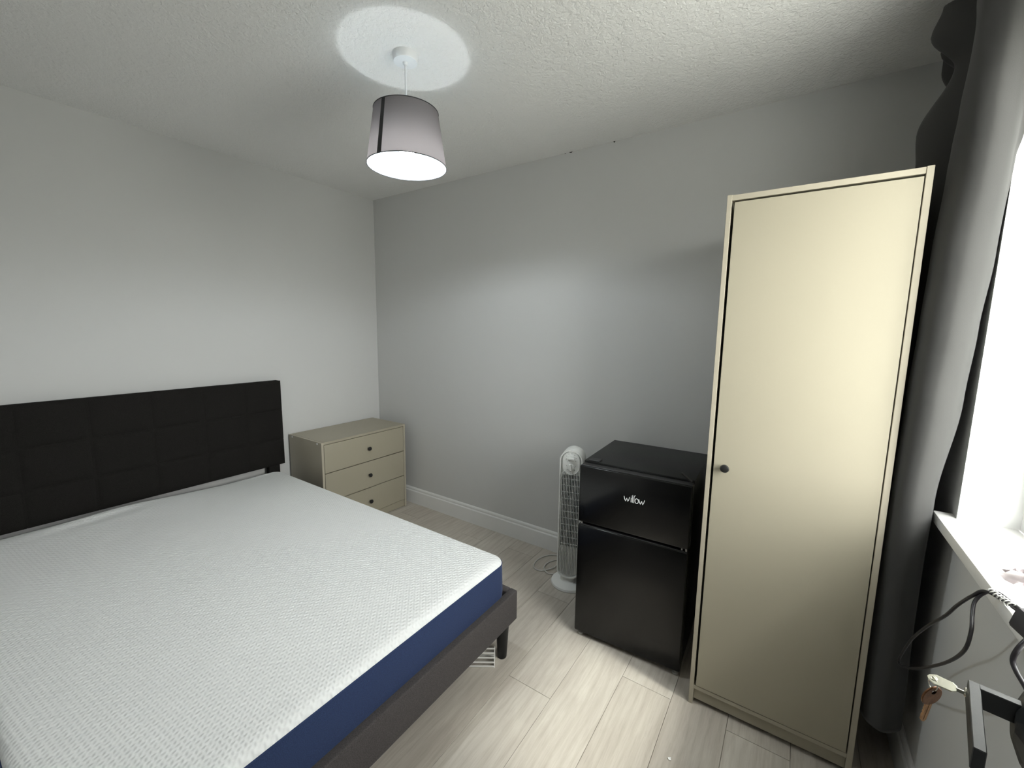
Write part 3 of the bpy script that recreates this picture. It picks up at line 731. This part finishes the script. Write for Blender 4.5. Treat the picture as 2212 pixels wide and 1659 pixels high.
boxo('track', -0.082, -0.070, -0.95, 0.78, -0.006, 0.006, M['handle'], rail, 0.002)
for y in (-0.9, -0.2, 0.72):
    boxo('bracket', -0.075, 0.0, y - 0.010, y + 0.010, -0.005, 0.012, M['handle'], rail, 0.001)

# ------------------------------------------------------------------ keys
kt = thing('key', 'pale metal key pushed into the black lever handle', 'key', (3.0905, -1.5697, 0.985))
kn_ = Vector((-0.965, 0.26, 0)).normalized()
bm = bmesh.new()
box(bm, -0.010, 0.008, -0.0011, 0.0011, -0.0022, 0.0022, 0.0003)
link_mesh('blade', bm, M['silver'], kt)
# bow: rounded plate lying nearly flat so that its broad face shows
bm = bmesh.new()
outer = [(0.007, -0.0035), (0.011, -0.0068), (0.026, -0.0075), (0.032, -0.0035), (0.0335, 0.0), (0.032, 0.0035), (0.026, 0.0075), (0.011, 0.0068), (0.007, 0.0035)]
prism(bm, outer, 'Z', -0.0011, 0.0011, 0.0003)
bow = link_mesh('bow', bm, M['silver'], kt); bow.rotation_euler = (-0.30, 0, 0)
bm = bmesh.new(); tube(bm, [(0.0275 + 0.0028 * math.cos(2 * PI * q / 14), 0.0028 * math.sin(2 * PI * q / 14), 0.0014) for q in range(14)], 0.0007, 6, True)
link_mesh('eyelet', bm, M['silver'], bow, 'all')
kt.rotation_euler = (0, 0, math.atan2(kn_.y, kn_.x))
kp = Vector((3.0905, -1.5697, 0.985)) + kn_ * 0.0275
rg = bpy.data.objects
bm = bmesh.new(); tube(bm, [(0, 0.0062 * math.sin(2 * PI * q / 20), -0.0062 + 0.0085 * math.cos(2 * PI * q / 20)) for q in range(20)], 0.0007, 6, True)
ring = link_mesh('key_ring', bm, M['silver'], None, 'all', loc=kp); ring.rotation_euler = (0, 0, 0.5)
tag(ring, 'tiny metal ring joining the hanging copper key to the inserted key', 'key ring')
k2 = thing('key', 'copper-brown round-headed key hanging below the pale inserted key', 'key', (kp.x + 0.0005, kp.y, kp.z - 0.0235))
Rk = 0.0128
bm = bmesh.new(); lathe(bm, [(0.0032, -0.0011), (0.0118, -0.0011), (Rk, -0.0005), (Rk, 0.0005), (0.0118, 0.0011), (0.0032, 0.0011)], 32, 0, 0, 'Y', False)
# close the eyelet hole wall; lathe hole sits off-centre toward the top
for vtx in bm.verts:
    r_ = math.hypot(vtx.co.x, vtx.co.z)
    if r_ < 0.004: vtx.co.z += 0.0062
bow2 = link_mesh('bow', bm, M['copper_dark'], k2, 30)
bm = bmesh.new()
prism(bm, [(-0.0040, -0.010), (-0.0040, -0.0150), (-0.0032, -0.0160), (-0.0040, -0.0178), (-0.0030, -0.0200), (-0.0038, -0.0222), (-0.0028, -0.0245), (-0.0038, -0.0270), (-0.0030, -0.0300), (-0.0030, -0.0330), (-0.0010, -0.0362), (0.0020, -0.0370), (0.0040, -0.0345), (0.0040, -0.010)], 'Y', -0.0010, 0.0010)
link_mesh('blade', bm, M['copper'], k2)
bm = bmesh.new(); box(bm, 0.0000, 0.0012, -0.0013, -0.0008, -0.034, -0.011); link_mesh('groove', bm, M['copper'], k2)
k2.rotation_euler = (0.12, 0.04, 0.72); k2.scale = (1.12, 1.12, 1.12)

# ------------------------------------------------------------------ cables and things on the sill
loop = [(3.305, -1.300, 0.926), (3.268, -1.210, 0.927), (3.240, -1.150, 0.931), (3.226, -1.120, 0.926), (3.215, -1.110, 0.906), (3.210, -1.095, 0.886), (3.206, -1.070, 0.856), (3.203, -1.028, 0.807), (3.201, -0.935, 0.723),
        (3.2, -0.839, 0.626), (3.2, -0.769, 0.534), (3.2, -0.749, 0.497), (3.2, -0.786, 0.509), (3.2, -0.894, 0.580), (3.2, -1.004, 0.665), (3.2, -1.108, 0.754), (3.203, -1.158, 0.815),
        (3.208, -1.155, 0.855), (3.212, -1.134, 0.878), (3.217, -1.118, 0.899), (3.228, -1.117, 0.921), (3.241, -1.128, 0.933), (3.262, -1.195, 0.933), (3.315, -1.29, 0.930)]
bm = bmesh.new(); tube(bm, catmull(loop, 7), 0.0032, 8)
cable = thing('charger_cable', 'black cable looping down over the edge of the white window sill', 'cable', (3.24, -1.14, 0.93))
link_mesh('lead', bm, M['cable_black'], cable, 'all', loc=(-3.24, 1.14, -0.93))
bm = bmesh.new()
for q in range(7):
    t = q / 9.0; c0 = Vector((3.233, -1.124, 0.9315)).lerp(Vector((3.252, -1.195, 0.936)), t)
    ax = (Vector((3.252, -1.195, 0.936)) - Vector((3.233, -1.124, 0.9315))).normalized(); s1 = ax.cross(Vector((0, 0, 1))).normalized(); u1 = s1.cross(ax)
    tube(bm, [c0 + s1 * (0.0054 * math.cos(2 * PI * w / 12)) + u1 * (0.0052 * math.sin(2 * PI * w / 12)) + ax * 0.003 * math.sin(2 * PI * w / 12) for w in range(12)], 0.0012, 5, True)
link_mesh('twist_tie', bm, M['tie'], cable, 'all', loc=(-3.24, 1.14, -0.93))
bm = bmesh.new(); lathe(bm, [(0, 0), (0.004, 0), (0.007, 0.014), (0.012, 0.018), (0.012, 0.046), (0.0, 0.048)], 14, close=False)
pg = link_mesh('plug_end', bm, M['cable_black'], cable, 40, loc=(0.068, -0.150, 0.004)); pg.rotation_euler = (PI / 2, 0, 0.55)

bm = bmesh.new(); prism(bm, [(-0.030, -0.026), (0.028, -0.030), (0.032, 0.020), (0.010, 0.036), (-0.028, 0.026)], 'Z', 0, 0.040, 0.006)
ad = link_mesh('power_adapter', bm, M['adapter'], None, 40, loc=(3.252, -1.272, 0.930), rot=(0.15, 0.1, 0.4))
tag(ad, 'dark grey power adapter at the edge of the sill at the right', 'adapter')
# second black lead: hangs from the adapter and runs down behind the door handle
bm = bmesh.new(); tube(bm, catmull([(3.240, -1.285, 0.968), (3.230, -1.308, 0.974), (3.216, -1.335, 0.966), (3.203, -1.345, 0.945), (3.200, -1.345, 0.925), (3.203, -1.352, 0.912), (3.212, -1.365, 0.895), (3.222, -1.39, 0.870), (3.228, -1.42, 0.80), (3.232, -1.47, 0.60), (3.240, -1.54, 0.30), (3.245, -1.60, 0.006), (3.245, -1.75, 0.006)], 6), 0.0036, 8)
c2o = link_mesh('adapter_cable', bm, M['cable_black'], None, 'all'); tag(c2o, 'second black cable arching down behind the door handle at the right edge', 'cable')

# crumpled clear film on the sill
random.seed(11)
bm = bmesh.new(); N = 9; vv = {}
for a in range(N + 1):
    for c2 in range(N + 1):
        u, w = a / N - .5, c2 / N - .5
        h = 0.004 + 0.030 * max(0, 1 - 3.2 * (u * u + w * w)) * random.uniform(0.35, 1.0) + random.uniform(0, 0.007)
        vv[a, c2] = bm.verts.new((u * 0.075 + random.uniform(-.003, .003), w * 0.100 + random.uniform(-.003, .003), h))
for a in range(N):
    for c2 in range(N):
        bm.faces.new((vv[a, c2], vv[a + 1, c2], vv[a + 1, c2 + 1])); bm.faces.new((vv[a, c2], vv[a + 1, c2 + 1], vv[a, c2 + 1]))
fl = link_mesh('plastic_film', bm, M['film'], None, False, loc=(3.315, -1.045, 0.9222), rot=(0, 0, 0.5))
tag(fl, 'crumpled clear plastic film lying on the bright window sill', 'plastic wrapper')

# white slatted plastic rack under the bed foot
rk = thing('slatted_rack', 'white slatted plastic rack on the floor under the bed foot', 'rack', (1.930, -0.952, 0), math.atan2(0.561, 0.8276))
bm = bmesh.new(); prism(bm, [(-0.030, 0.0), (0.032, 0.0), (0.020, 0.012), (0.010, 0.035), (0.006, 0.070), (-0.004, 0.070), (-0.016, 0.03)], 'X', -0.004, 0.0, 0.001)
link_mesh('end_frame', bm, M['rack'], rk)
bm = bmesh.new(); prism(bm, [(-0.030, 0.0), (0.032, 0.0), (0.020, 0.012), (0.010, 0.035), (0.006, 0.070), (-0.004, 0.070), (-0.016, 0.03)], 'X', -0.264, -0.260, 0.001)
link_mesh('end_frame', bm, M['rack'], rk)
for (y, z) in ((-0.030, 0.002), (-0.024, 0.016), (-0.017, 0.031), (-0.010, 0.047), (-0.004, 0.063), (0.030, 0.002)):
    boxo('slat', -0.262, -0.002, y, y + 0.004, z, z + 0.006, M['rack'], rk, 0.0006)
# scrap of paper on the floor
bm = bmesh.new(); prism(bm, [(-0.006, -0.003), (0.001, -0.006), (0.007, 0.001), (0.002, 0.005), (-0.004, 0.004)], 'Z', 0, 0.0018)
for vtx in bm.verts: vtx.co.z += 0.35 * abs(vtx.co.x)
pc = link_mesh('paper_scrap', bm, M['paper'], None, False, loc=(2.650, -0.947, 0.0003), rot=(0, 0, 1.0)); tag(pc, 'tiny white scrap lying on the floor in front of the wardrobe', 'litter')
